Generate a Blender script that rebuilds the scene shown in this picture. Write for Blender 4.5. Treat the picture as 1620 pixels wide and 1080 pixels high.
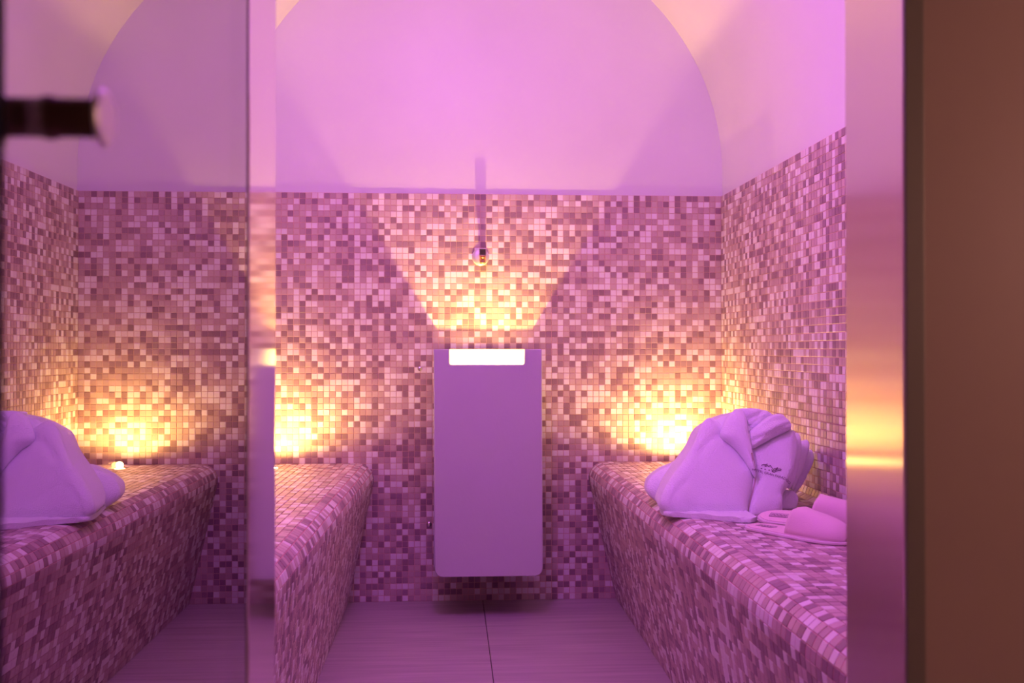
import bpy, bmesh, math, random
import numpy as np
from mathutils import Vector, Matrix, noise
from mathutils.bvhtree import BVHTree

random.seed(7)
for o in list(bpy.data.objects):
    bpy.data.objects.remove(o)
SC = bpy.context.scene
COL = SC.collection
PI = math.pi

# ---------------------------------------------------------------- camera, world, lamps, exposure
F, VX, VY, EYE = 1600.0, 712.0, 552.0, 0.9
PSI = math.atan((810 - VX) / F)
TH = math.atan((VY - 540) / F * math.cos(PSI))
cam_d = bpy.data.cameras.new('camera')
cam = bpy.data.objects.new('camera', cam_d)
COL.objects.link(cam)
cam.location = (0, 0, EYE)
cam.rotation_euler = (PI / 2 + TH, 0, -PSI)
cam_d.sensor_width = 36.0
cam_d.lens = F / 1620 * 36
cam_d.clip_start = 0.02
cam_d.dof.use_dof = True
cam_d.dof.focus_distance = 2.75
cam_d.dof.aperture_fstop = 6.3
SC.camera = cam

world = bpy.data.worlds.new('world')
SC.world = world
world.use_nodes = True
bg = world.node_tree.nodes['Background']
bg.inputs[0].default_value = (0.05, 0.03, 0.025, 1)
bg.inputs[1].default_value = 0.3

PURPLE = (0.66, 0.125, 1.0)
WARM = (1.0, 0.585, 0.13)
P_CEIL, P_BOX, P_SPOT, P_HALL_FILL = 31.5, 37.0, 17.0, 12.0
SC.view_settings.view_transform = 'Standard'
SC.view_settings.look = 'None'
SC.view_settings.gamma = 1.0
SC.view_settings.use_curve_mapping = False
SC.view_settings.exposure = 0.0


def light(name, kind, loc, energy, color, size=0.05):
    d = bpy.data.lights.new(name, kind)
    d.energy = energy
    d.color = color
    if kind in ('POINT', 'SPOT'):
        d.shadow_soft_size = size
    o = bpy.data.objects.new(name, d)
    COL.objects.link(o)
    o.location = loc
    return o


CEIL_LAMP = (-0.02, 2.0, 2.25)
light('ceiling_light_glow', 'POINT', CEIL_LAMP, P_CEIL, PURPLE, 0.035)
light('hall_fill_glow', 'POINT', (1.27, 0.3, 1.1), P_HALL_FILL, (1.0, 0.5, 0.4), 0.04)  # added fill light, out of view, brightens the brown wall by the doorway

# ---------------------------------------------------------------- pixel helpers (photo pixel -> point of the room)
FW = Vector((math.sin(PSI) * math.cos(TH), math.cos(PSI) * math.cos(TH), math.sin(TH)))
RT = Vector((math.cos(PSI), -math.sin(PSI), 0))
UP = RT.cross(FW)
CAM = Vector((0, 0, EYE))


def ray(px, py):
    return FW + RT * ((px - 810) / F) + UP * ((540 - py) / F)


def at_plane(px, py, p0, n):
    d = ray(px, py)
    return CAM + d * ((Vector(p0) - CAM).dot(n) / d.dot(n))


def at_y(px, py, y):
    return at_plane(px, py, (0, y, 0), Vector((0, 1, 0)))


def proj(p):
    d = Vector(p) - CAM
    w = d.dot(FW)
    return 810 + F * d.dot(RT) / w, 540 - F * d.dot(UP) / w, w


# ---------------------------------------------------------------- materials
def mat(name, color, rough=0.5, metal=0.0, spec=0.5, bump=0.0, bscale=60.0, vary=0.0, vscale=4.0, sheen=0.0, stretch=None, coat=0.0):
    m = bpy.data.materials.new(name)
    m.use_nodes = True
    nt = m.node_tree
    b = nt.nodes['Principled BSDF']
    b.inputs['Base Color'].default_value = (*color, 1)
    b.inputs['Roughness'].default_value = rough
    b.inputs['Metallic'].default_value = metal
    b.inputs['Specular IOR Level'].default_value = spec
    if sheen:
        b.inputs['Sheen Weight'].default_value = sheen
    if coat:
        b.inputs['Coat Weight'].default_value = coat
    tc = nt.nodes.new('ShaderNodeTexCoord')
    src = tc.outputs['Object']
    if stretch:
        mp = nt.nodes.new('ShaderNodeMapping')
        mp.inputs['Scale'].default_value = stretch
        nt.links.new(src, mp.inputs[0])
        src = mp.outputs[0]
    if vary:
        n = nt.nodes.new('ShaderNodeTexNoise')
        n.inputs['Scale'].default_value = vscale
        n.inputs['Detail'].default_value = 6
        nt.links.new(src, n.inputs['Vector'])
        r = nt.nodes.new('ShaderNodeValToRGB')
        r.color_ramp.elements[0].position = 0.3
        r.color_ramp.elements[1].position = 0.7
        r.color_ramp.elements[0].color = (*[c * (1 - vary) for c in color], 1)
        r.color_ramp.elements[1].color = (*[min(1, c * (1 + vary)) for c in color], 1)
        nt.links.new(n.outputs['Fac'], r.inputs[0])
        nt.links.new(r.outputs[0], b.inputs['Base Color'])
    if bump:
        n2 = nt.nodes.new('ShaderNodeTexNoise')
        n2.inputs['Scale'].default_value = bscale
        n2.inputs['Detail'].default_value = 4
        nt.links.new(src, n2.inputs['Vector'])
        bp = nt.nodes.new('ShaderNodeBump')
        bp.inputs['Strength'].default_value = bump
        bp.inputs['Distance'].default_value = 0.002
        nt.links.new(n2.outputs['Fac'], bp.inputs['Height'])
        nt.links.new(bp.outputs[0], b.inputs['Normal'])
    return m


M = {}
M['plaster'] = mat('polished_plaster', (0.78, 0.795, 0.775), 0.42, bump=0.15, bscale=9, vary=0.03, vscale=3)
M['grout'] = mat('grout', (0.74, 0.50, 0.40), 0.9, spec=0.2)
M['bench_grout'] = mat('bench_grout', (0.66, 0.31, 0.31), 0.9, spec=0.2)
TILE_COLS = [('light', (0.84, 0.80, 0.78)), ('light_warm', (0.78, 0.70, 0.68)),
             ('mid', (0.56, 0.42, 0.39)), ('mid_rosy', (0.50, 0.36, 0.35)), ('mid_tan', (0.61, 0.48, 0.43)),
             ('dark', (0.31, 0.195, 0.22)), ('dark_grey', (0.37, 0.25, 0.27))]
TILE_W = [0.20, 0.08, 0.17, 0.15, 0.14, 0.16, 0.10]
TM = [mat('tile_' + n, c, 0.38, spec=0.45) for n, c in TILE_COLS]
M['casing'] = mat('white_casing', (0.60, 0.60, 0.62), 0.6, bump=0.2, bscale=90, vary=0.02)
M['stone'] = mat('floor_stone', (0.45, 0.37, 0.38), 0.38, vary=0.17, vscale=3.6, stretch=(0.9, 15.0, 1.0), bump=0.05, bscale=20)
M['stone_joint'] = mat('floor_joint', (0.16, 0.12, 0.11), 0.9)
M['steel'] = mat('polished_steel', (0.86, 0.80, 0.76), 0.07, 1.0)
M['chrome'] = mat('chrome', (0.75, 0.72, 0.70), 0.12, 1.0)
M['satin'] = mat('satin_chrome', (0.72, 0.70, 0.72), 0.45, 0.8)
M['dark_chrome'] = mat('dark_chrome', (0.11, 0.065, 0.045), 0.5, 0.9)
M['brass'] = mat('brass', (0.80, 0.52, 0.22), 0.2, 1.0)
M['dark_trim'] = mat('dark_trim', (0.22, 0.20, 0.17), 0.45, 0.2)
M['brown'] = mat('brown_wall', (0.40, 0.30, 0.26), 0.4, vary=0.05, vscale=2.5, bump=0.05, bscale=30)
M['terry'] = mat('terry_cloth', (0.91, 0.95, 0.98), 0.95, spec=0.1, bump=1.0, bscale=330, sheen=0.5)
M['piping'] = mat('terry_seam', (0.62, 0.50, 0.52), 0.95, spec=0.1)
M['slipper'] = mat('slipper_cloth', (0.90, 0.68, 0.72), 0.9, spec=0.1, bump=0.35, bscale=500, sheen=0.2)
M['slipper_edge'] = mat('slipper_edge', (0.82, 0.68, 0.74), 0.9, spec=0.1)
M['thread'] = mat('dark_thread', (0.20, 0.11, 0.20), 0.8, spec=0.2)
M['black_print'] = mat('black_print', (0.05, 0.03, 0.04), 0.7)
M['patch'] = mat('label_patch', (0.66, 0.47, 0.55), 0.8, spec=0.2)


def emit(name, color, s):
    m = bpy.data.materials.new(name)
    m.use_nodes = True
    nt = m.node_tree
    nt.nodes.remove(nt.nodes['Principled BSDF'])
    e = nt.nodes.new('ShaderNodeEmission')
    e.inputs[0].default_value = (*color, 1)
    e.inputs[1].default_value = s
    nt.links.new(e.outputs[0], nt.nodes['Material Output'].inputs[0])
    return m


M['lens'] = emit('lamp_lens', (1.0, 0.80, 0.40), 25)
M['bulb'] = emit('lamp_bulb', (1.0, 0.6, 0.25), 6)
M['dome'] = emit('violet_dome', (0.9, 0.25, 1.0), 4)
M['hall_fill_bulb'] = emit('hall_fill_bulb', (1.0, 0.6, 0.4), 1.5)  # glow for the added hall fill lamp


def brushed():
    m = bpy.data.materials.new('brushed_steel')
    m.use_nodes = True
    nt = m.node_tree
    b = nt.nodes['Principled BSDF']
    b.inputs['Base Color'].default_value = (0.80, 0.72, 0.68, 1)
    b.inputs['Metallic'].default_value = 1
    b.inputs['Roughness'].default_value = 0.15
    b.inputs['Anisotropic'].default_value = 0.97
    t = nt.nodes.new('ShaderNodeTangent')
    t.direction_type = 'RADIAL'
    t.axis = 'Z'
    nt.links.new(t.outputs[0], b.inputs['Tangent'])
    b.inputs['Anisotropic Rotation'].default_value = 0.0
    return m


M['brushed'] = brushed()


def coated_glass():
    m = bpy.data.materials.new('coated_smoked_glass')
    m.use_nodes = True
    nt = m.node_tree
    nt.nodes.remove(nt.nodes['Principled BSDF'])
    g = nt.nodes.new('ShaderNodeBsdfGlossy')
    g.inputs['Color'].default_value = (1.0, 0.95, 1.0, 1)
    g.inputs['Roughness'].default_value = 0.0
    t = nt.nodes.new('ShaderNodeBsdfTransparent')
    t.inputs['Color'].default_value = (0.45, 0.42, 0.40, 1)
    mx = nt.nodes.new('ShaderNodeMixShader')
    mx.inputs[0].default_value = 0.52
    nt.links.new(t.outputs[0], mx.inputs[1])
    nt.links.new(g.outputs[0], mx.inputs[2])
    nt.links.new(mx.outputs[0], nt.nodes['Material Output'].inputs[0])
    return m


M['glass'] = coated_glass()
M['glass_edge'] = mat('glass_edge', (0.05, 0.07, 0.12), 0.3)


# ---------------------------------------------------------------- object helpers
def tag(o, label=None, cat=None, group=None, kind=None):
    if label: o['label'] = label
    if cat: o['category'] = cat
    if group: o['group'] = group
    if kind: o['kind'] = kind
    return o


def empty(name, loc, parent=None):
    o = bpy.data.objects.new(name, None)
    o.empty_display_size = 0.05
    COL.objects.link(o)
    o.location = loc
    return o


def put(name, me, m, parent=None, smooth=False):
    """Link a mesh given in world coordinates as one object; children keep world coordinates."""
    mats = m if isinstance(m, (list, tuple)) else [m]
    if not me.materials:
        for x in mats:
            me.materials.append(x)
    if smooth:
        me.shade_smooth()
        me.set_sharp_from_angle(angle=math.radians(50))
    o = bpy.data.objects.new(name, me)
    COL.objects.link(o)
    if parent is not None:
        o.parent = parent
        o.matrix_parent_inverse = wm(parent).inverted()
    return o


def wm(o):
    m = Matrix.LocRotScale(o.location, o.rotation_euler, o.scale)
    if o.parent is not None:
        return wm(o.parent) @ o.matrix_parent_inverse @ m
    return m


def bm_mesh(bm, name):
    me = bpy.data.meshes.new(name)
    bmesh.ops.recalc_face_normals(bm, faces=bm.faces)
    bm.to_mesh(me)
    bm.free()
    return me


def add_box(bm, lo, hi, bevel=0.0, seg=2):
    r = bmesh.ops.create_cube(bm, size=1)
    vs = r['verts']
    lo, hi = Vector(lo), Vector(hi)
    for v in vs:
        v.co = Vector(((lo[k] + hi[k]) / 2 + v.co[k] * (hi[k] - lo[k]) for k in range(3)))
    if bevel:
        es = list({e for v in vs for e in v.link_edges})
        bmesh.ops.bevel(bm, geom=es, offset=bevel, segments=seg, affect='EDGES', profile=0.5)


def add_tube(bm, p0, p1, r0, r1=None, n=24, cap=True):
    p0, p1 = Vector(p0), Vector(p1)
    r1 = r0 if r1 is None else r1
    d = p1 - p0
    M4 = Matrix.Translation((p0 + p1) / 2) @ d.to_track_quat('Z', 'Y').to_matrix().to_4x4()
    bmesh.ops.create_cone(bm, cap_ends=cap, segments=n, radius1=r0, radius2=r1, depth=d.length, matrix=M4)


def add_lathe(bm, base, axis, prof, n=28):
    """prof: (radius, height along axis)"""
    axis = Vector(axis).normalized()
    q = axis.to_track_quat('Z', 'Y').to_matrix()
    rings = []
    for r, h in prof:
        ring = []
        for k in range(n):
            a = 2 * PI * k / n
            ring.append(bm.verts.new(Vector(base) + q @ Vector((r * math.cos(a), r * math.sin(a), h))))
        rings.append(ring)
    for a, b in zip(rings, rings[1:]):
        for k in range(n):
            bm.faces.new((a[k], a[(k + 1) % n], b[(k + 1) % n], b[k]))
    bm.faces.new(rings[0][::-1])
    bm.faces.new(rings[-1])


def add_prism(bm, pts, y0, y1):
    a = [bm.verts.new((x, y0, z)) for x, z in pts]
    b = [bm.verts.new((x, y1, z)) for x, z in pts]
    n = len(pts)
    bm.faces.new(a)
    bm.faces.new(b[::-1])
    for k in range(n):
        bm.faces.new((a[k], b[k], b[(k + 1) % n], a[(k + 1) % n]))


def boxobj(name, lo, hi, m, parent=None, bevel=0.0, smooth=False):
    bm = bmesh.new()
    add_box(bm, lo, hi, bevel)
    return put(name, bm_mesh(bm, name), m, parent, smooth)


# ---------------------------------------------------------------- room dimensions
XL, XR, YB, YF = -0.772, 0.992, 3.636, 1.0        # left, right, back, front (inner) faces
CX, RAD, SPRING = 0.11, 0.882, 1.542              # barrel vault
MOS = 1.457                                        # top of the mosaic
PITCH, GAP, THICK, BED = 0.02142, 0.0019, 0.0016, 0.0036
BENCH_Z = 0.492
OUT = 0.885                                        # outer face of the front wall
DL, DR = -0.1707, 0.4006                           # doorway jamb faces
DTOP = 2.05
HX0, HX1, HY0, HZ = -1.15, 1.35, -1.5, 2.62

# tile pieces ------------------------------------------------------
def tile_unit(mi):
    h = (PITCH - GAP) / 2
    i = h - 0.0008
    v = [(-h, -h, 0), (h, -h, 0), (h, h, 0), (-h, h, 0),
         (-h, -h, THICK * .6), (h, -h, THICK * .6), (h, h, THICK * .6), (-h, h, THICK * .6),
         (-i, -i, THICK), (i, -i, THICK), (i, i, THICK), (-i, i, THICK)]
    f = [(8, 9, 10, 11)]
    for a in range(4):
        b = (a + 1) % 4
        f.append((a, b, b + 4, a + 4))
        f.append((a + 4, b + 4, b + 8, a + 8))
    me = bpy.data.meshes.new('tile')
    me.from_pydata(v, [], f)
    me.materials.append(TM[mi])
    return me


UNIT = [tile_unit(k) for k in range(len(TM))]
UV_ = np.array([v.co[:] for v in UNIT[0].vertices])
UF_ = [tuple(p.vertices) for p in UNIT[0].polygons]


def in_view(p):
    x, y, w = proj(p)
    return w > 0.3 and 436 < x < 1345 and -5 < y < 1085


def lay_tiles(parent, tiles, rank, most=300):
    """tiles: list of (centre, u, v, n) frames; the ones showing largest become single parts, the rest one mesh."""
    cols = random.choices(range(len(TM)), TILE_W, k=len(tiles))
    order = sorted(range(len(tiles)), key=lambda k: rank(tiles[k][0]))
    single = set(order[:most])
    inv = wm(parent).inverted()
    vs, fs, mi = [], [], []
    for k, (c, u, v, n) in enumerate(tiles):
        jitter = random.uniform(-0.0003, 0.0003)
        if k in single:
            o = bpy.data.objects.new('tile', UNIT[cols[k]])
            COL.objects.link(o)
            o.parent = parent
            o.matrix_parent_inverse = inv
            m4 = Matrix((u, v, n)).transposed().to_4x4()
            m4.translation = c + n * jitter
            o.matrix_basis = m4
        else:
            R = np.array([u[:], v[:], n[:]])
            P = UV_ @ R + np.array((c + n * jitter)[:])
            b = len(vs) * 12
            vs.append(P)
            fs.extend([tuple(i + b for i in f) for f in UF_])
            mi.extend([cols[k]] * len(UF_))
    if vs:
        me = bpy.data.meshes.new('small_tiles')
        me.from_pydata(np.concatenate(vs).tolist(), [], fs)
        for m in TM:
            me.materials.append(m)
        me.polygons.foreach_set('material_index', mi)
        o = put('tile_field', me, TM, parent)
        tag(o, kind='stuff')


def rank_view(p):
    x, y, w = proj(p)
    if not in_view(p):
        return 100 + w
    return w + 0.02 * abs(x - 820) / 100


# ---------------------------------------------------------------- structure
# floor
floor = boxobj('floor', (HX0, HY0, -0.06), (HX1, YB, -0.006), M['stone_joint'])
tag(floor, 'stone floor of large wood-grained tiles between the benches', kind='structure')
xs = [HX0, 0.118 - 1.2, 0.118, HX1]
ys = [HY0, -0.9, 0.3, 0.9, 2.45, YB]
for i in range(len(xs) - 1):
    for j in range(len(ys) - 1):
        g = 0.0012
        boxobj('floor_tile', (xs[i] + g, ys[j] + g, -0.012), (xs[i + 1] - g, ys[j + 1] - g, 0.0), M['stone'], floor, 0.0008)

# back wall: plaster with arched top
def arch(n=48, x0=XL, x1=XR, z0=0.0):
    pts = [(x0, z0)]
    for k in range(n + 1):
        a = PI - PI * k / n
        pts.append((CX + RAD * math.cos(a), SPRING + RAD * math.sin(a)))
    pts.append((x1, z0))
    return pts


bm = bmesh.new()
add_prism(bm, arch(), YB, YB + 0.1)
wall_back = put('wall_back', bm_mesh(bm, 'wall_back'), M['plaster'])
tag(wall_back, 'back wall, mosaic below and smooth plaster arch above', kind='structure')
boxobj('tile_bed', (XL, YB - BED, 0.0), (XR, YB + 0.01, MOS), M['grout'], wall_back)

bm = bmesh.new()
add_box(bm, (XL - 0.1, OUT, 0), (XL, YB + 0.1, SPRING))
wall_left = put('wall_left', bm_mesh(bm, 'wall_left'), M['plaster'])
tag(wall_left, 'left side wall with mosaic up to the vault', kind='structure')
boxobj('tile_bed', (XL - 0.01, YF, BENCH_Z + 0.02), (XL + BED, YB, MOS), M['grout'], wall_left)
bm = bmesh.new()
add_box(bm, (XR, OUT, 0), (XR + 0.1, YB + 0.1, SPRING))
wall_right = put('wall_right', bm_mesh(bm, 'wall_right'), M['plaster'])
tag(wall_right, 'right side wall with mosaic up to the vault', kind='structure')
boxobj('tile_bed', (XR - BED, YF, BENCH_Z + 0.02), (XR + 0.01, YB, MOS), M['grout'], wall_right)

# vault
bm = bmesh.new()
N = 64
inner, outer = [], []
for k in range(N + 1):
    a = PI - PI * k / N
    inner.append((CX + RAD * math.cos(a), SPRING + RAD * math.sin(a)))
    outer.append((CX + (RAD + .1) * math.cos(a), SPRING + (RAD + .1) * math.sin(a)))
loop = inner + outer[::-1]
a_ = [bm.verts.new((x, OUT, z)) for x, z in loop]
b_ = [bm.verts.new((x, YB + .1, z)) for x, z in loop]
for k in range(len(loop)):
    k2 = (k + 1) % len(loop)
    bm.faces.new((a_[k], b_[k], b_[k2], a_[k2]))
for k in range(N):
    for L in (a_, b_):
        bm.faces.new((L[k], L[k + 1], L[len(loop) - 2 - k], L[len(loop) - 1 - k]))
ceiling = put('ceiling', bm_mesh(bm, 'ceiling'), M['plaster'], smooth=True)
tag(ceiling, 'smooth plaster barrel vault over the steam room', kind='structure')

# front wall around the doorway (inner plaster face, brown outer cladding)
bm = bmesh.new()
FT = 0.012
add_box(bm, (HX0, OUT, 0), (DL - FT, YF, HZ))
add_box(bm, (DR + FT, OUT, 0), (HX1, YF, HZ))
add_box(bm, (DL - FT, OUT, DTOP + FT), (DR + FT, YF, HZ))
wall_front = put('wall_front', bm_mesh(bm, 'wall_front'), M['plaster'])
tag(wall_front, 'wall around the doorway, plain brown towards the hall', kind='structure')
for lo, hi in (((HX0, OUT - 0.01, 0), (DL - 0.018, OUT, HZ)), ((DR + 0.018, OUT - 0.01, 0), (HX1, OUT, HZ)),
               ((DL - 0.018, OUT - 0.01, DTOP + 0.018), (DR + 0.018, OUT, HZ))):
    boxobj('wall_panel', lo, hi, M['brown'], wall_front, 0.001)

# steel doorway lining
fr = boxobj('trim_1', (DL - FT, OUT - 0.012, DTOP), (DR + FT, YF, DTOP + FT), M['steel'])
tag(fr, 'brushed steel lining of the doorway', kind='structure')
boxobj('jamb', (DL - FT, OUT - 0.0125, 0), (DL, YF + 0.004, DTOP), M['steel'], fr, 0.0015)
boxobj('jamb', (DR, OUT - 0.0125, 0), (DR + FT, YF + 0.004, DTOP), M['brushed'], fr, 0.0015)
boxobj('frame_edge', (DR + 0.0005, OUT - 0.0165, 0), (DR + 0.018, OUT - 0.0125, DTOP + 0.018), M['dark_trim'], fr, 0.001)
boxobj('frame_edge', (DL - 0.018, OUT - 0.0165, 0), (DL - 0.0005, OUT - 0.0125, DTOP + 0.018), M['dark_trim'], fr, 0.001)

# hall shell
boxes = (('wall_hall_left', (HX0 - 0.1, HY0, 0), (HX0, OUT, HZ), 'side wall of the hall, left of the viewer'),
         ('wall_hall_right', (HX1, HY0, 0), (HX1 + 0.1, OUT, HZ), 'side wall of the hall, right of the viewer'),
         ('wall_hall_rear', (HX0, HY0 - 0.1, 0), (HX1, HY0, HZ), 'rear wall of the hall behind the viewer'),
         ('ceiling_hall', (HX0, HY0, HZ), (HX1, OUT, HZ + 0.1), 'flat ceiling of the hall'))
for n, lo, hi, lab in boxes:
    tag(boxobj(n, lo, hi, M['brown']), lab, kind='structure')

# ---------------------------------------------------------------- mosaic on the walls
X_, Y_, Z_ = Vector((1, 0, 0)), Vector((0, 1, 0)), Vector((0, 0, 1))
rows = int(round(MOS / PITCH))
dz = MOS / rows
tiles = []
nb = int((XR - XL) / PITCH)
for j in range(rows):
    for i in range(nb):
        tiles.append((Vector((XL + (i + .6) * PITCH, YB - BED, (j + .5) * dz)), X_, Z_, -Y_))


def rank_back(p):
    x, y, w = proj(p)
    return math.hypot(x - 765, (y - 420) * 1.3) if in_view(p) else 1e4


lay_tiles(wall_back, tiles, rank_back)
nd = int((YB - YF) / PITCH)
r0 = int((BENCH_Z + 0.028) / dz)
for wall, x, n, u in ((wall_right, XR - BED, -X_, -Y_), (wall_left, XL + BED, X_, Y_)):
    tiles = []
    for j in range(r0, rows):
        for i in range(nd):
            tiles.append((Vector((x, YB - 0.004 - (i + .5) * PITCH, (j + .5) * dz)), u, Z_, n))
    lay_tiles(wall, tiles, rank_view)

# ---------------------------------------------------------------- benches
def bench_profile(side, y):
    """points of the bench section (wall to floor) at depth y, dense polyline."""
    t = (YB - y) / (YB - 1.354)
    if side > 0:
        wall, edge, foot = XR - 0.008, 0.500 + 0.042 * t, 0.600
    else:
        wall, edge, foot = -(XL + 0.008), 0.272 + 0.072 * t, 0.362 - 0.006 * t
    r, rc, zt = 0.055, 0.03, BENCH_Z
    P = []
    for k in range(9):                                   # cove at the wall
        a = -PI / 2 * k / 8
        P.append((wall - rc + rc * math.cos(a), zt + rc + rc * math.sin(a)))
    lean = math.atan2(foot - edge, zt - r)
    cxr, cz = edge + r, zt - r
    a1 = PI + lean
    P.append((cxr, zt))
    for k in range(1, 17):                               # rounded front edge
        a = PI / 2 + (a1 - PI / 2) * k / 16
        P.append((cxr + r * math.cos(a), cz + r * math.sin(a)))
    P.append((foot, 0.0))
    return [Vector((x * (1 if side > 0 else -1), y, z)) for x, z in P]


def resample(P, n):
    L = [0.0]
    for a, b in zip(P, P[1:]):
        L.append(L[-1] + (b - a).length)
    out, j = [], 0
    for k in range(n + 1):
        s = L[-1] * k / n
        while j < len(P) - 2 and L[j + 1] < s:
            j += 1
        f = (s - L[j]) / max(1e-9, L[j + 1] - L[j])
        out.append(P[j].lerp(P[j + 1], min(1, max(0, f))))
    return out, L[-1]


def make_bench(side, label):
    ny = 24
    bm = bmesh.new()
    rings = []
    for k in range(ny + 1):
        y = YF + (YB - BED - YF) * k / ny
        pr = bench_profile(side, y)
        w = Vector((pr[0].x, y, 0))
        rings.append([bm.verts.new(p) for p in pr] + [bm.verts.new(w)])
    for a, b in zip(rings, rings[1:]):
        for k in range(len(a)):
            k2 = (k + 1) % len(a)
            bm.faces.new((a[k], a[k2], b[k2], b[k]))
    bm.faces.new(rings[0])
    bm.faces.new(rings[-1][::-1])
    core = put('tiled_bench', bm_mesh(bm, 'bench_core'), M['bench_grout'])
    tag(core, label, 'bench')
    _, L = resample(bench_profile(side, 2.4), 10)
    nr = int(round(L / PITCH))
    cols_y = [YB - 0.005 - PITCH * (k + .5) for k in range(int((YB - YF) / PITCH))]
    tiles = []
    for y in cols_y:
        P, _ = resample(bench_profile(side, y), nr)
        Pa, _ = resample(bench_profile(side, y + PITCH / 2), nr)
        Pb, _ = resample(bench_profile(side, y - PITCH / 2), nr)
        for k in range(nr):
            c = (P[k] + P[k + 1]) / 2
            v = (P[k + 1] - P[k]).normalized()
            uu = ((Pa[k] + Pa[k + 1]) - (Pb[k] + Pb[k + 1])).normalized()
            n = uu.cross(v).normalized()
            if n.z < -0.5 or (n.x * (-side) < -0.2):
                n = -n
            u = v.cross(n).normalized()
            if abs(c.y - LAMP_Y) < 0.03 and abs(c.x - (LAMP_XR if side > 0 else LAMP_XL)) < 0.03 and c.z > 0.4:
                pass
            tiles.append((c, u, v, n))

    def rk(p):
        if side > 0:
            return rank_view(p)
        x, y, w = proj(p)
        return w if (436 < x and y < 1085 and x < 700) else 100 + w
    lay_tiles(core, tiles, rk)
    return core


LAMP_Y, LAMP_XL, LAMP_XR = 3.505, -0.605, 0.80
make_bench(1, 'mosaic bench along the wall where the bathrobe and slippers lie')
make_bench(-1, 'empty mosaic bench beside the glass door')


# ---------------------------------------------------------------- bench spotlights
def spot_fixture(x, label):
    z = BENCH_Z + THICK
    e = empty('bench_spotlight', (x, LAMP_Y, z))
    tag(e, label, 'light', 'spotlights sunk in the benches')
    bm = bmesh.new()
    add_lathe(bm, (x, LAMP_Y, z - 0.001), Z_, [(0.024, 0), (0.024, 0.0012), (0.021, 0.0022), (0.0175, 0.0016), (0.0175, 0.0)])
    put('bezel', bm_mesh(bm, 'bezel'), M['chrome'], e, True)
    bm = bmesh.new()
    add_lathe(bm, (x, LAMP_Y, z - 0.001), Z_, [(0.0172, 0), (0.0172, 0.0012), (0.012, 0.0018), (0.003, 0.0021)])
    put('lens', bm_mesh(bm, 'lens'), M['lens'], e, True)
    s = light('bench_spotlight_glow', 'SPOT', (x, LAMP_Y, z + 0.012), P_SPOT, WARM, 0.012)
    s.rotation_euler = (PI, 0, 0)
    s.data.spot_size = math.radians(176)
    s.data.spot_blend = 0.6


spot_fixture(LAMP_XL, 'small round spotlight glowing at the back corner of the empty bench')
spot_fixture(LAMP_XR, 'small round spotlight hidden behind the folded bathrobe')

# ceiling light (above the frame)
e = empty('ceiling_light', (CEIL_LAMP[0], CEIL_LAMP[1], 2.41))
tag(e, 'round violet ceiling light at the crown of the vault', 'light')
bm = bmesh.new()
add_lathe(bm, (CEIL_LAMP[0], CEIL_LAMP[1], 2.44), -Z_, [(0.075, 0), (0.075, 0.05), (0.06, 0.06)])
put('base', bm_mesh(bm, 'base'), M['chrome'], e, True)
bm = bmesh.new()
add_lathe(bm, (CEIL_LAMP[0], CEIL_LAMP[1], 2.38), -Z_, [(0.055, 0), (0.05, 0.02), (0.035, 0.035), (0.01, 0.042)])
put('dome', bm_mesh(bm, 'dome'), M['dome'], e, True)
e = empty('added_hall_fill', (HX1, 0.3, 1.1))  # made-up fixture out of view, holds the hall fill light
tag(e, 'added fill lamp out of view in the hall, brightening the brown wall', 'light')
bm = bmesh.new()
add_lathe(bm, (HX1, 0.3, 1.1), -X_, [(0.045, 0), (0.045, 0.008), (0.02, 0.012), (0.012, 0.03)])
put('base', bm_mesh(bm, 'base'), M['chrome'], e, True)
bm = bmesh.new()
add_lathe(bm, (HX1 - 0.028, 0.3, 1.1), -X_, [(0.016, 0), (0.018, 0.006), (0.010, 0.012), (0.003, 0.014)])
put('bulb', bm_mesh(bm, 'bulb'), M['hall_fill_bulb'], e, True)

# ---------------------------------------------------------------- steam box on the back wall
BX0, BX1, BY0, BY1, BZ0, BZ1 = -0.055, 0.305, 3.35, 3.60, 0.147, 0.900
box = empty('steam_box', ((BX0 + BX1) / 2, BY1, BZ0))
tag(box, 'white steam outlet box with a glowing slot at its top', 'heater')
IX0, IX1, IY0, IY1, IZ = BX0 + 0.053, BX1 - 0.053, BY0 + 0.022, BY1 - 0.016, 0.60
SX0, SX1, SZ = -0.002, 0.247, 0.848
bm = bmesh.new()
r = 0.028
# front panel outline with slot, rounded lower corners
o_ = [(SX0, BZ1), (SX0, SZ + 0.006), (SX0 + 0.002, SZ + 0.001), (SX0 + 0.006, SZ), (SX1 - 0.006, SZ), (SX1 - 0.002, SZ + 0.001), (SX1, SZ + 0.006), (SX1, BZ1), (BX1, BZ1)]
for k in range(9):
    a = -PI / 2 * k / 8
    o_.append((BX1 + 0.003 - r + r * math.cos(a), BZ0 + r + r * math.sin(a)))
for k in range(9):
    a = -PI / 2 - PI / 2 * k / 8
    o_.append((BX0 + 0.005 + r + r * math.cos(a), BZ0 + r + r * math.sin(a)))
o_.append((BX0, BZ1))
add_prism(bm, o_, BY0, IY0)
casing = put('front_panel', bm_mesh(bm, 'front_panel'), M['casing'], box)
md = casing.modifiers.new('bevel', 'BEVEL'); md.width = 0.003; md.segments = 2; md.limit_method = 'ANGLE'
bm = bmesh.new()
add_box(bm, (BX0 + 0.001, IY0, BZ0 + 0.03), (IX0, BY1, BZ1 - 0.0005))
add_box(bm, (IX1, IY0, BZ0 + 0.03), (BX1 - 0.001, BY1, BZ1 - 0.0005))
add_box(bm, (IX0, IY1, BZ0 + 0.03), (IX1, BY1, BZ1 - 0.0005))
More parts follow.
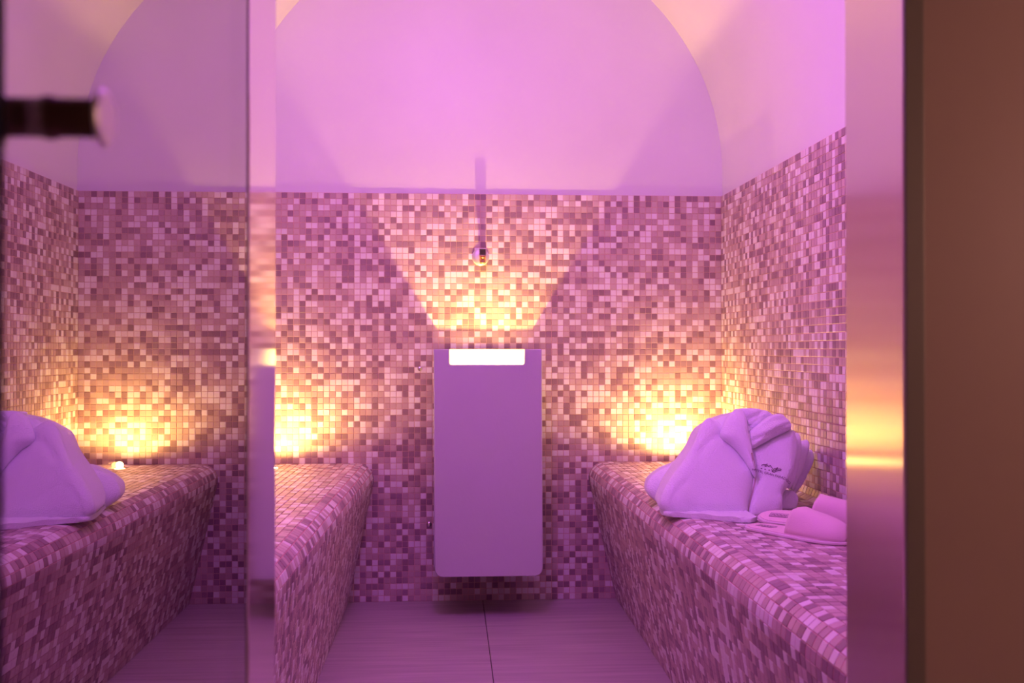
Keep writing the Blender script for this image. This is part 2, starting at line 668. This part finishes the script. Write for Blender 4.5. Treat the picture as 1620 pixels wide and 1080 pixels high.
add_box(bm, (IX0, IY0, BZ0 + 0.002), (IX1, IY1, IZ))
add_box(bm, (BX0 + 0.033, IY0, BZ0 + 0.002), (BX1 - 0.03, BY1, BZ0 + 0.03))
put('housing', bm_mesh(bm, 'housing'), M['casing'], box)
bm = bmesh.new()
add_box(bm, (BX0 + 0.1, BY1, 0.3), (BX0 + 0.14, YB - BED, 0.75))
add_box(bm, (BX1 - 0.14, BY1, 0.3), (BX1 - 0.1, YB - BED, 0.75))
put('bracket', bm_mesh(bm, 'bracket'), M['steel'], box)
bl = Vector((0.127, YB - 0.185, 0.690))
bm = bmesh.new()
add_lathe(bm, (bl.x, bl.y, IZ), Z_, [(0.022, 0), (0.022, 0.03), (0.014, 0.045), (0.012, 0.06)])
put('lamp_holder', bm_mesh(bm, 'lamp_holder'), M['chrome'], box, True)
bm = bmesh.new()
add_lathe(bm, (bl.x, bl.y, IZ + 0.06), Z_, [(0.008, 0), (0.010, 0.006), (0.007, 0.014), (0.002, 0.017)])
put('bulb', bm_mesh(bm, 'bulb'), M['bulb'], box, True)
s = light('steam_box_glow', 'SPOT', bl, P_BOX, WARM, 0.008)
s.rotation_euler = (PI, 0, 0)
s.data.spot_size = math.radians(145)
s.data.spot_blend = 0.9

# ---------------------------------------------------------------- water outlet above the box
fx, fz = 0.109, 1.230
fy = YB - BED - THICK
fau = empty('wall_tap', (fx, fy, fz))
tag(fau, 'small chrome wall tap above the steam box', 'tap')
bm = bmesh.new()
add_lathe(bm, (fx, fy + 0.001, fz), -Y_, [(0.031, 0), (0.031, 0.004), (0.026, 0.008), (0.012, 0.010)])
put('rosette', bm_mesh(bm, 'rosette'), M['satin'], fau, True)
bm = bmesh.new()
add_tube(bm, (fx + 0.006, fy - 0.006, fz), (fx + 0.006, fy - 0.05, fz), 0.0115)
add_box(bm, (fx - 0.007, fy - 0.064, fz + 0.000), (fx + 0.019, fy - 0.036, fz + 0.026), 0.003)
put('elbow', bm_mesh(bm, 'elbow'), M['chrome'], fau)
bm = bmesh.new()
add_lathe(bm, (fx + 0.006, fy - 0.05, fz + 0.001), -Z_, [(0.0125, 0), (0.013, 0.003), (0.0105, 0.005), (0.013, 0.008), (0.0105, 0.011), (0.013, 0.014), (0.011, 0.018), (0.0115, 0.020)])
put('threaded_collar', bm_mesh(bm, 'collar'), M['brass'], fau, True)
bm = bmesh.new()
add_lathe(bm, (fx + 0.006, fy - 0.05, fz - 0.019), -Z_, [(0.0105, 0), (0.011, 0.004), (0.009, 0.008), (0.005, 0.009)])
put('nozzle', bm_mesh(bm, 'nozzle'), M['brass'], fau, True)

# screw plug in the wall left of the box
for px, py, lab in ((664, 583, 'small round screw head in the mosaic beside the top of the steam box'), (679, 829, 'small round screw head in the mosaic beside the foot of the steam box')):
    p = at_y(px, py, YB - BED - THICK)
    bm = bmesh.new()
    add_lathe(bm, p + Vector((0, 0.0005, 0)), -Y_, [(0.008, 0), (0.008, 0.002), (0.005, 0.004), (0.002, 0.0044)], 16)
    tag(put('screw_head', bm_mesh(bm, 'screw'), M['chrome'], None, True), lab, 'screw')

# ---------------------------------------------------------------- glass door leaf
g0, g1 = Vector((-0.1715, OUT - 0.02, 0)), Vector((-0.1735, 0.405, 0))
door = empty('door_1', (g0.x, g0.y, 0))
tag(door, 'smoked mirror-like glass door standing open at the left', kind='structure')
T = 0.007
dirv = (g1 - g0).normalized()
nrm = Vector((-dirv.y, dirv.x, 0))
if nrm.x < 0: nrm = -nrm
bm = bmesh.new()
c = [g0, g1, g1 - nrm * T, g0 - nrm * T]
lo = [bm.verts.new(p + Vector((0, 0, 0.012))) for p in c]
hi = [bm.verts.new(p + Vector((0, 0, 2.03))) for p in c]
bm.faces.new(lo[::-1]); bm.faces.new(hi)
for k in range(4):
    f = bm.faces.new((lo[k], lo[(k + 1) % 4], hi[(k + 1) % 4], hi[k]))
me = bm_mesh(bm, 'pane')
me.materials.append(M['glass']); me.materials.append(M['glass_edge'])
for p in me.polygons:
    if abs(p.normal.dot(nrm)) < 0.5: p.material_index = 1
put('glass_pane', me, [M['glass'], M['glass_edge']], door)
for z in (0.3, 1.75):
    hb = bmesh.new()
    q = g0 - nrm * (T + 0.006)
    add_box(hb, (q.x - 0.012, q.y - 0.05, z), (q.x + 0.004, q.y + 0.012, z + 0.09), 0.003)
    put('hinge', bm_mesh(hb, 'hinge'), M['steel'], door)
kb = at_y(90, 186, 0.450)
gx = g0.x + (g1.x - g0.x) * (kb.y - g0.y) / (g1.y - g0.y)
tip = at_y(166, 186, 0.450)
kn = bmesh.new()
add_lathe(kn, (gx, kb.y, kb.z), X_, [(0.0095, 0), (0.0095, 0.002), (0.0085, 0.003), (0.0085, tip.x - gx - 0.003), (0.0095, tip.x - gx - 0.002)])
ko = put('knob', bm_mesh(kn, 'knob'), M['dark_chrome'], door, True)
kn = bmesh.new()
add_lathe(kn, (tip.x - 0.002, kb.y, kb.z), X_, [(0.0095, 0), (0.0125, 0.0008), (0.0125, 0.0022), (0.0115, 0.003)])
put('end_cap', bm_mesh(kn, 'end_cap'), M['satin'], ko)

# ---------------------------------------------------------------- folded bathrobe
BZ = BENCH_Z + THICK
RP = Vector((0.62, 2.45, BZ))
RN = Vector((0.06, -1.0, 0.62)).normalized()      # leaning back, facing the doorway


def catmull(P, n):
    out, m = [], len(P)
    for i in range(m):
        p0, p1, p2, p3 = (Vector((*P[(i + d) % m], 0)) for d in (-1, 0, 1, 2))
        for k in range(n):
            t = k / n
            out.append(0.5 * ((2 * p1) + (p2 - p0) * t + (2 * p0 - 5 * p1 + 4 * p2 - p3) * t * t + (3 * p1 - p0 - 3 * p2 + p3) * t ** 3))
    return out


def seg_dist(p, path):
    best = 1e9
    for a, b in zip(path, path[1:]):
        a, b = Vector((*a, 0)), Vector((*b, 0))
        d = b - a
        t = max(0, min(1, (p - a).dot(d) / max(1e-9, d.length_squared)))
        best = min(best, (p - a - d * t).length)
    return best


def cushion(name, outline, tf, tb, off, parent, m, creases=(), wr=0.0032, pw=4, rings=22, seed=0, floor_z=None):
    """A padded piece of cloth: outline on the leaning robe plane, tf thick towards the front, tb towards the back."""
    o = catmull(outline, 8)
    n = len(o)
    c = sum(o, Vector()) / n
    bm = bmesh.new()

    def pt(q, h, back):
        w = at_plane(q.x, q.y, RP + RN * off, RN)
        k = noise.noise(Vector((w.x * 13 + w.z * 9 + seed, w.z * 4 - w.x * 3, w.y * 5))) \
            + 0.35 * noise.noise(Vector((w.x * 34 + w.z * 26 + seed, w.z * 9, w.y * 8)))
        if back:
            w = w + Vector((0, 1, 0.0)) * (tb * h)
        else:
            d = tf * h + wr * k * min(1, h * 1.5)
            for path, wd, dep in creases:
                d -= dep * math.exp(-(seg_dist(q, path) / wd) ** 2)
            w = w + RN * d
        if w.z < BZ + 0.001:
            w.z = BZ + 0.001
        return w
    fr, bk = [], []
    for k in range(rings):
        s = math.cos(PI / 2 * k / rings) if k < rings else 0
        s = 1 - (k / rings) ** 1.6
        h = (1 - s ** pw) ** 0.5
        fr.append([bm.verts.new(pt(c + (q - c) * s, h, False)) for q in o])
        if k % 3 == 0:
            bk.append(fr[0] if k == 0 else [bm.verts.new(pt(c + (q - c) * s, h, True)) for q in o])
    for R in (fr, bk):
        for a, b in zip(R, R[1:]):
            for k in range(n):
                f = (a[k], a[(k + 1) % n], b[(k + 1) % n], b[k])
                bm.faces.new(f if R is fr else f[::-1])
        bm.faces.new(R[-1] if R is fr else R[-1][::-1])
    me = bm_mesh(bm, name)
    return put(name, me, m, parent, True)


robe = empty('bathrobe', RP)
tag(robe, 'folded white terry bathrobe with embroidered lettering lying on the bench', 'bathrobe')
cushion('body', [(1047, 806), (1046, 782), (1066, 748), (1092, 712), (1108, 680), (1124, 668), (1150, 656), (1190, 650), (1228, 658), (1252, 680), (1256, 718), (1254, 756), (1238, 782), (1234, 812), (1190, 822), (1110, 820)], 0.018, 0.20, 0.0, robe, M['terry'], seed=1)
cushion('left_panel', [(1044, 800), (1046, 781), (1060, 755), (1080, 728), (1096, 700), (1106, 676), (1119, 662), (1132, 666), (1150, 682), (1168, 706), (1182, 730), (1191, 752), (1188, 776), (1182, 800), (1181, 819), (1150, 818), (1110, 815), (1062, 812)], 0.026, 0.03, 0.012, robe, M['terry'],
        creases=[([(1141, 690), (1120, 702), (1104, 722)], 7, 0.004), ([(1066, 812), (1063, 790), (1078, 770)], 6, 0.003), ([(1090, 805), (1120, 808), (1170, 812)], 5, 0.002), ([(1142, 692), (1150, 708), (1170, 736)], 9, 0.006), ([(1100, 730), (1096, 760), (1104, 790)], 14, 0.003)], seed=2, pw=4.5)
cushion('right_panel', [(1184, 820), (1186, 795), (1194, 765), (1190, 735), (1189, 712), (1212, 698), (1240, 684), (1256, 682), (1261, 704), (1257, 735), (1248, 762), (1238, 780), (1236, 800), (1230, 812), (1205, 818)], 0.022, 0.03, 0.006, robe, M['terry'],
        creases=[([(1258, 690), (1252, 730)], 5, 0.003), ([(1246, 782), (1228, 786)], 5, 0.003)], seed=3)
cushion('lapel', [(1140, 692), (1141, 678), (1150, 660), (1162, 649), (1174, 650), (1180, 664), (1184, 688), (1189, 712), (1193, 736), (1195, 756), (1187, 744), (1174, 724), (1158, 706)], 0.024, 0.02, 0.030, robe, M['terry'],
        creases=[([(1158, 680), (1176, 700), (1186, 730)], 6, 0.003)], seed=4, pw=2.6)
cushion('collar', [(1166, 650), (1180, 647), (1198, 648), (1214, 652), (1222, 660), (1208, 670), (1190, 680), (1178, 672)], 0.022, 0.10, 0.010, robe, M['terry'],
        creases=[([(1178, 668), (1196, 662), (1204, 654)], 4, 0.005), ([(1184, 676), (1196, 668)], 3, 0.004)], seed=5, pw=2.6)
cushion('collar_fold', [(1181, 690), (1196, 674), (1214, 660), (1232, 656), (1243, 662), (1251, 672), (1248, 680), (1228, 690), (1206, 702), (1188, 709)], 0.026, 0.08, 0.024, robe, M['terry'],
        creases=[([(1190, 700), (1216, 692), (1246, 674)], 3.5, 0.004), ([(1196, 684), (1220, 672), (1240, 668)], 5, 0.003)], seed=6, pw=2.6)
cushion('sleeve', [(1022, 776), (1026, 758), (1042, 744), (1062, 734), (1080, 730), (1084, 760), (1072, 790), (1052, 796), (1034, 790)], 0.02, 0.10, -0.16, robe, M['terry'], creases=[([(1046, 742), (1068, 738)], 3, 0.004)], seed=8, pw=2.6)
cushion('sleeve_fold', [(1244, 700), (1254, 686), (1264, 688), (1267, 712), (1262, 740), (1256, 762), (1246, 772), (1240, 740)], 0.02, 0.08, -0.03, robe, M['terry'], seed=9, pw=2.6)
cushion('sleeve_fold', [(1250, 720), (1262, 702), (1275, 696), (1280, 708), (1272, 736), (1262, 762), (1252, 774), (1246, 750)], 0.02, 0.08, -0.075, robe, M['terry'], seed=10, pw=2.6)
cushion('sleeve_fold', [(1256, 740), (1270, 716), (1283, 712), (1287, 728), (1278, 750), (1264, 774), (1252, 780)], 0.018, 0.06, -0.12, robe, M['terry'], seed=11, pw=2.6)
cushion('cuff', [(1230, 806), (1233, 780), (1252, 776), (1262, 788), (1258, 806), (1246, 812)], 0.015, 0.08, -0.06, robe, M['terry'], seed=12, pw=3)


def tube_path(P, r, m, name, parent, flat=1.0, n=12):
    bm = bmesh.new()
    rings = []
    for i, p in enumerate(P):
        t = (P[min(i + 1, len(P) - 1)] - P[max(i - 1, 0)]).normalized()
        s = t.cross(Z_).normalized()
        w = s.cross(t).normalized()
        rr = r * (0.35 if i in (0, len(P) - 1) else 1)
        rings.append([bm.verts.new(p + s * (rr * math.cos(2 * PI * k / n)) + w * (rr * flat * math.sin(2 * PI * k / n))) for k in range(n)])
    for a, b in zip(rings, rings[1:]):
        for k in range(n):
            bm.faces.new((a[k], a[(k + 1) % n], b[(k + 1) % n], b[k]))
    bm.faces.new(rings[0]); bm.faces.new(rings[-1])
    return put(name, bm_mesh(bm, name), m, parent, True)


def bz_pt(px, py, z):
    return at_plane(px, py, (0, 0, z), Z_)


def smooth_path(P, k=6):
    out = []
    for i in range(len(P) - 1):
        p0, p1, p2, p3 = P[max(i - 1, 0)], P[i], P[i + 1], P[min(i + 2, len(P) - 1)]
        for j in range(k):
            t = j / k
            out.append(0.5 * ((2 * p1) + (p2 - p0) * t + (2 * p0 - 5 * p1 + 4 * p2 - p3) * t * t + (3 * p1 - p0 - 3 * p2 + p3) * t ** 3))
    out.append(P[-1])
    return out


edge_ = smooth_path([bz_pt(x, y, BZ + 0.006) for x, y in ((1043, 797), (1044, 806), (1052, 813), (1080, 815), (1120, 818), (1160, 822), (1188, 824), (1198, 820))])
back_ = [p + Vector((0.0 if p.x > 0.56 else 0.03, 0.15, 0)) for p in edge_]
bm = bmesh.new()
lo_ = [bm.verts.new((p.x, p.y, BZ + 0.0008)) for p in edge_ + back_[::-1]]
hi_ = [bm.verts.new((p.x, p.y, BZ + 0.0125 + 0.0015 * math.sin(i * 0.9))) for i, p in enumerate(edge_ + back_[::-1])]
bm.faces.new(lo_[::-1]); bm.faces.new(hi_)
for i in range(len(lo_)):
    j = (i + 1) % len(lo_)
    bm.faces.new((lo_[i], lo_[j], hi_[j], hi_[i]))
bmesh.ops.bevel(bm, geom=[e_ for e_ in bm.edges if abs(e_.verts[0].co.z - e_.verts[1].co.z) < 0.005 and len(e_.link_faces) == 2], offset=0.0042, segments=3, affect='EDGES', profile=0.5)
put('bottom_layer', bm_mesh(bm, 'bottom_layer'), M['terry'], robe, True)


def surface(objs):
    vs, fs = [], []
    for o in objs:
        b = len(vs)
        vs += [v.co.copy() for v in o.data.vertices]
        fs += [[i + b for i in p.vertices] for p in o.data.polygons]
    return BVHTree.FromPolygons(vs, fs)


robe_parts = [o for o in robe.children_recursive] if hasattr(robe, 'children_recursive') else []
robe_parts = [o for o in bpy.data.objects if o.parent is robe]
cloth = surface([o for o in robe_parts if o.name.split('.')[0] in ('right_panel', 'left_panel', 'lapel', 'body')])


def on_cloth(tree, px, py, lift=0.0012):
    d = ray(px, py).normalized()
    hit, nrm_, idx, dist = tree.ray_cast(CAM, d)
    if hit is None:
        return at_plane(px, py, RP, RN)
    if nrm_.dot(d) > 0: nrm_ = -nrm_
    return hit + nrm_ * lift


def baseline(t):
    P = [Vector((1190, 743.6, 0)), Vector((1208.7, 749.2, 0)), Vector((1222, 753, 0)), Vector((1237, 757.2, 0)), Vector((1243, 760.5, 0)), Vector((1247.5, 766, 0))]
    Q = smooth_path(P, 8)
    L = [0]
    for a, b in zip(Q, Q[1:]): L.append(L[-1] + (b - a).length)
    s = max(0, min(1, t)) * L[-1]
    for i in range(len(Q) - 1):
        if L[i + 1] >= s:
            f = (s - L[i]) / (L[i + 1] - L[i])
            return Q[i].lerp(Q[i + 1], f), (Q[i + 1] - Q[i]).normalized()
    return Q[-1], (Q[-1] - Q[-2]).normalized()


def text_mesh(body):
    cu = bpy.data.curves.new('text', 'FONT')
    cu.body = body
    cu.size = 1
    cu.resolution_u = 3
    to = bpy.data.objects.new('text', cu)
    COL.objects.link(to)
    dg = bpy.context.evaluated_depsgraph_get()
    me = bpy.data.meshes.new_from_object(to.evaluated_get(dg))
    bpy.data.objects.remove(to)
    return me


tm = text_mesh('HOTEL GRAN PARADISO')
wmax = max(v.co.x for v in tm.vertices)
bm = bmesh.new()
bm.from_mesh(tm)
bmesh.ops.subdivide_edges(bm, edges=[e_ for e_ in bm.edges if e_.calc_length() > 0.3], cuts=2)
for v in bm.verts:
    p, t = baseline(v.co.x / wmax)
    nn = Vector((t.y, -t.x, 0))
    q = p + nn * (v.co.y * 5.4)
    v.co = on_cloth(cloth, q.x, q.y)
me = bpy.data.meshes.new('lettering'); bm.to_mesh(me); bm.free()
tag(put('lettering', me, M['thread'], robe), 'dark embroidered hotel name')


def ribbon(P, w, tree, lift=0.0012):
    """flat stroke of width w px along the pixel path P laid on the cloth"""
    bm = bmesh.new()
    P = [Vector((*p, 0)) for p in P]
    P = smooth_path(P, 5)
    prev = None
    for i, p in enumerate(P):
        t = (P[min(i + 1, len(P) - 1)] - P[max(i - 1, 0)]).normalized()
        nn = Vector((-t.y, t.x, 0)) * (w / 2)
        a = bm.verts.new(on_cloth(tree, p.x + nn.x, p.y + nn.y, lift))
        b = bm.verts.new(on_cloth(tree, p.x - nn.x, p.y - nn.y, lift))
        if prev: bm.faces.new((prev[0], prev[1], b, a))
        prev = (a, b)
    return bm


def strokes(lines, w, tree, name, m, parent, lift=0.0012):
    big = bmesh.new()
    for L in lines:
        b = ribbon(L, w, tree, lift)
        me = bpy.data.meshes.new('s'); b.to_mesh(me); b.free()
        big.from_mesh(me)
        bpy.data.meshes.remove(me)
    return put(name, bm_mesh(big, name), m, parent)


strokes([[(1204.5, 736.5), (1207, 735), (1211, 735), (1214, 734)],
         [(1214, 734.2), (1210.5, 736), (1210.5, 737.8), (1214, 736.6), (1216, 738), (1218.5, 736.4), (1219.5, 737.8), (1221, 740), (1223, 742.5), (1226, 741), (1228, 743), (1230, 739.5), (1227, 742.5), (1231, 741.8), (1235, 742), (1235, 743.8), (1231.5, 744.2)],
         [(1220, 743), (1224, 744.4), (1228, 743.2)],
         [(1220.5, 745.2), (1224, 746.8), (1228, 745.2), (1232, 743.8)]], 1.0, cloth, 'embroidered_crest', M['thread'], robe)
stars = bmesh.new()
for sx, sy in ((1204.7, 741.2), (1210.4, 742.3), (1216.6, 743.7), (1222.2, 745.6)):
    cv = stars.verts.new(on_cloth(cloth, sx, sy, 0.0013))
    ring = []
    for k in range(10):
        a = -PI / 2 + PI * k / 5
        rr = 1.9 if k % 2 == 0 else 0.8
        ring.append(stars.verts.new(on_cloth(cloth, sx + rr * math.cos(a), sy + rr * 0.8 * math.sin(a), 0.0013)))
    for k in range(10):
        stars.faces.new((cv, ring[k], ring[(k + 1) % 10]))
put('embroidered_stars', bm_mesh(stars, 'stars'), M['thread'], robe)
strokes([[(1189, 716), (1193, 738), (1195, 756), (1192, 772), (1187, 790), (1184, 804), (1183, 812)]], 2.6, cloth, 'hem_seam', M['piping'], robe, 0.0006)


# ---------------------------------------------------------------- slippers
SL = 0.27


def half_w(s):
    """half width of the sole at distance s from the heel"""
    t = s / SL
    w = 0.038 + 0.013 * (0.5 - 0.5 * math.cos(PI * min(1, t / 0.72)))
    end = 1.0
    if t < 0.16: end = math.sqrt(max(0, 1 - ((0.16 - t) / 0.16) ** 2))
    if t > 0.78: end = math.sqrt(max(0, 1 - ((t - 0.78) / 0.22) ** 2))
    return w * end


def sole_loop(n=28, inset=0.0):
    S = [SL * (0.5 - 0.5 * math.cos(PI * k / n)) for k in range(n + 1)]
    k_ = 1 - inset / 0.045
    L = [((s - SL / 2) * (1 - 2 * inset / SL) + SL / 2, half_w(s) * k_) for s in S]
    return [(s, w) for s, w in L] + [(s, -w) for s, w in L[-2:0:-1]]


def slab(loop, z0, z1, bend, bev=0.0015):
    bm = bmesh.new()
    levels = [(z0, -bev), (z0 + bev, 0), (z1 - bev, 0), (z1, -bev)]
    R = []
    for z, g in levels:
        k = 1 + g / 0.045
        R.append([bm.verts.new(((s - SL / 2) * (1 + g * 2 / SL) + SL / 2, w * k, z + bend(s))) for s, w in loop])
    n = len(loop)
    for a, b in zip(R, R[1:]):
        for k in range(n):
            bm.faces.new((a[k], a[(k + 1) % n], b[(k + 1) % n], b[k]))
    bm.faces.new(R[0][::-1]); bm.faces.new(R[-1])
    return bm


def slipper_meshes():
    bend = lambda s: 0.0
    sole = bm_mesh(slab(sole_loop(), 0.0, 0.0065, bend), 'sole')
    ins = bm_mesh(slab(sole_loop(inset=0.005), 0.0064, 0.0085, bend, 0.0008), 'insole')
    # strap: arched upper from the middle to the toe, with a folded hem at its opening
    bm = bmesh.new()
    ns, na = 18, 22
    s0, s1 = 0.128, SL - 0.008
    rows_o, rows_i = [], []
    for i in range(ns + 1):
        t = i / ns
        s = s0 + (s1 - s0) * t
        hw = half_w(s) - 0.0065
        h = 0.059 * (1 - 0.62 * t ** 1.3)
        if t > 0.8: h *= math.sqrt(max(0.03, 1 - ((t - 0.8) / 0.2) ** 2 * 0.85))
        ro, ri = [], []
        for j in range(na + 1):
            a = PI * j / na
            ca, sa = math.cos(a), math.sin(a)
            y = hw * math.copysign(abs(ca) ** 0.75, ca)
            z = h * sa ** 0.8
            dent = 0.004 * math.sin(3 * a + 5 * t) * sa * (1 - t)
            lean = 0.014 * sa * (1 - t)
            ro.append(bm.verts.new((s + lean, y, 0.0078 + max(0, z + dent))))
            ri.append(bm.verts.new((s + lean, y * 0.94, 0.0078 + max(0, z + dent - 0.0035))))
        rows_o.append(ro); rows_i.append(ri)
    for i in range(ns):
        for j in range(na):
            bm.faces.new((rows_o[i][j], rows_o[i][j + 1], rows_o[i + 1][j + 1], rows_o[i + 1][j]))
            bm.faces.new((rows_i[i][j], rows_i[i + 1][j], rows_i[i + 1][j + 1], rows_i[i][j + 1]))
    for j in range(na):
        bm.faces.new((rows_o[0][j], rows_i[0][j], rows_i[0][j + 1], rows_o[0][j + 1]))
        bm.faces.new((rows_o[-1][j], rows_o[-1][j + 1], rows_i[-1][j + 1], rows_i[-1][j]))
    for i in range(ns):
        for j in (0, na):
            f = (rows_o[i][j], rows_o[i + 1][j], rows_i[i + 1][j], rows_i[i][j])
            bm.faces.new(f)
    strap = bm_mesh(bm, 'strap')
    bm = bmesh.new()
    add_box(bm, (0.028, -0.011, 0.0084), (0.072, 0.011, 0.0092), 0.0003, 1)
    patch = bm_mesh(bm, 'label_patch')
    bm = bmesh.new()

    def st(P, w=0.0016):
        prev = None
        P = [Vector((*p, 0.0095)) for p in P]
        P = smooth_path(P, 4)
        for i, p in enumerate(P):
            t = (P[min(i + 1, len(P) - 1)] - P[max(i - 1, 0)]).normalized()
            nn = Vector((-t.y, t.x, 0)) * (w / 2)
            a, b = bm.verts.new(p + nn), bm.verts.new(p - nn)
            if prev: bm.faces.new((prev[0], prev[1], b, a))
            prev = (a, b)
    st([(0.032, -0.002), (0.036, 0.004), (0.040, -0.004), (0.044, 0.003), (0.048, -0.003), (0.052, 0.004), (0.056, -0.004), (0.060, 0.003), (0.064, -0.002), (0.068, 0.002)])
    st([(0.030, -0.0085), (0.050, -0.0085), (0.068, -0.0085)], 0.0012)
    for A, B in (((0.0282, -0.0108), (0.0718, -0.0108)), ((0.0282, 0.0108), (0.0718, 0.0108)), ((0.0282, -0.0108), (0.0282, 0.0108)), ((0.0718, -0.0108), (0.0718, 0.0108))):
        st([A, B], 0.0008)
    logo = bm_mesh(bm, 'print')
    return sole, ins, strap, patch, logo


SM = slipper_meshes()
for me in SM:
    me.shade_smooth() if me.name.startswith('strap') else None


def make_slipper(heel, yaw, roll, pitch, label):
    e = empty('slipper', heel)
    e.rotation_euler = (roll, pitch, yaw)
    tag(e, label, 'slipper', 'pair of pink slippers')
    for nm, me, m in (('sole', SM[0], M['slipper_edge']), ('insole', SM[1], M['slipper']), ('strap', SM[2], M['slipper']), ('label_patch', SM[3], M['patch'])):
        o = bpy.data.objects.new(nm, me)
        if not me.materials: me.materials.append(m)
        COL.objects.link(o); o.parent = e
        if nm == 'label_patch':
            if not SM[4].materials: SM[4].materials.append(M['black_print'])
            q = bpy.data.objects.new('print', SM[4]); COL.objects.link(q); q.parent = o
    return e


make_slipper((0.680, 2.275, BZ + 0.0005), math.radians(-55), 0.0, 0.0, 'pink slipper nearest the doorway, its toe towards the viewer')
make_slipper((0.722, 2.335, BZ + 0.0125), math.radians(-34), math.radians(13), math.radians(0), 'pink slipper right beside the bathrobe, tilted behind the other slipper')
bpy.context.view_layer.update()
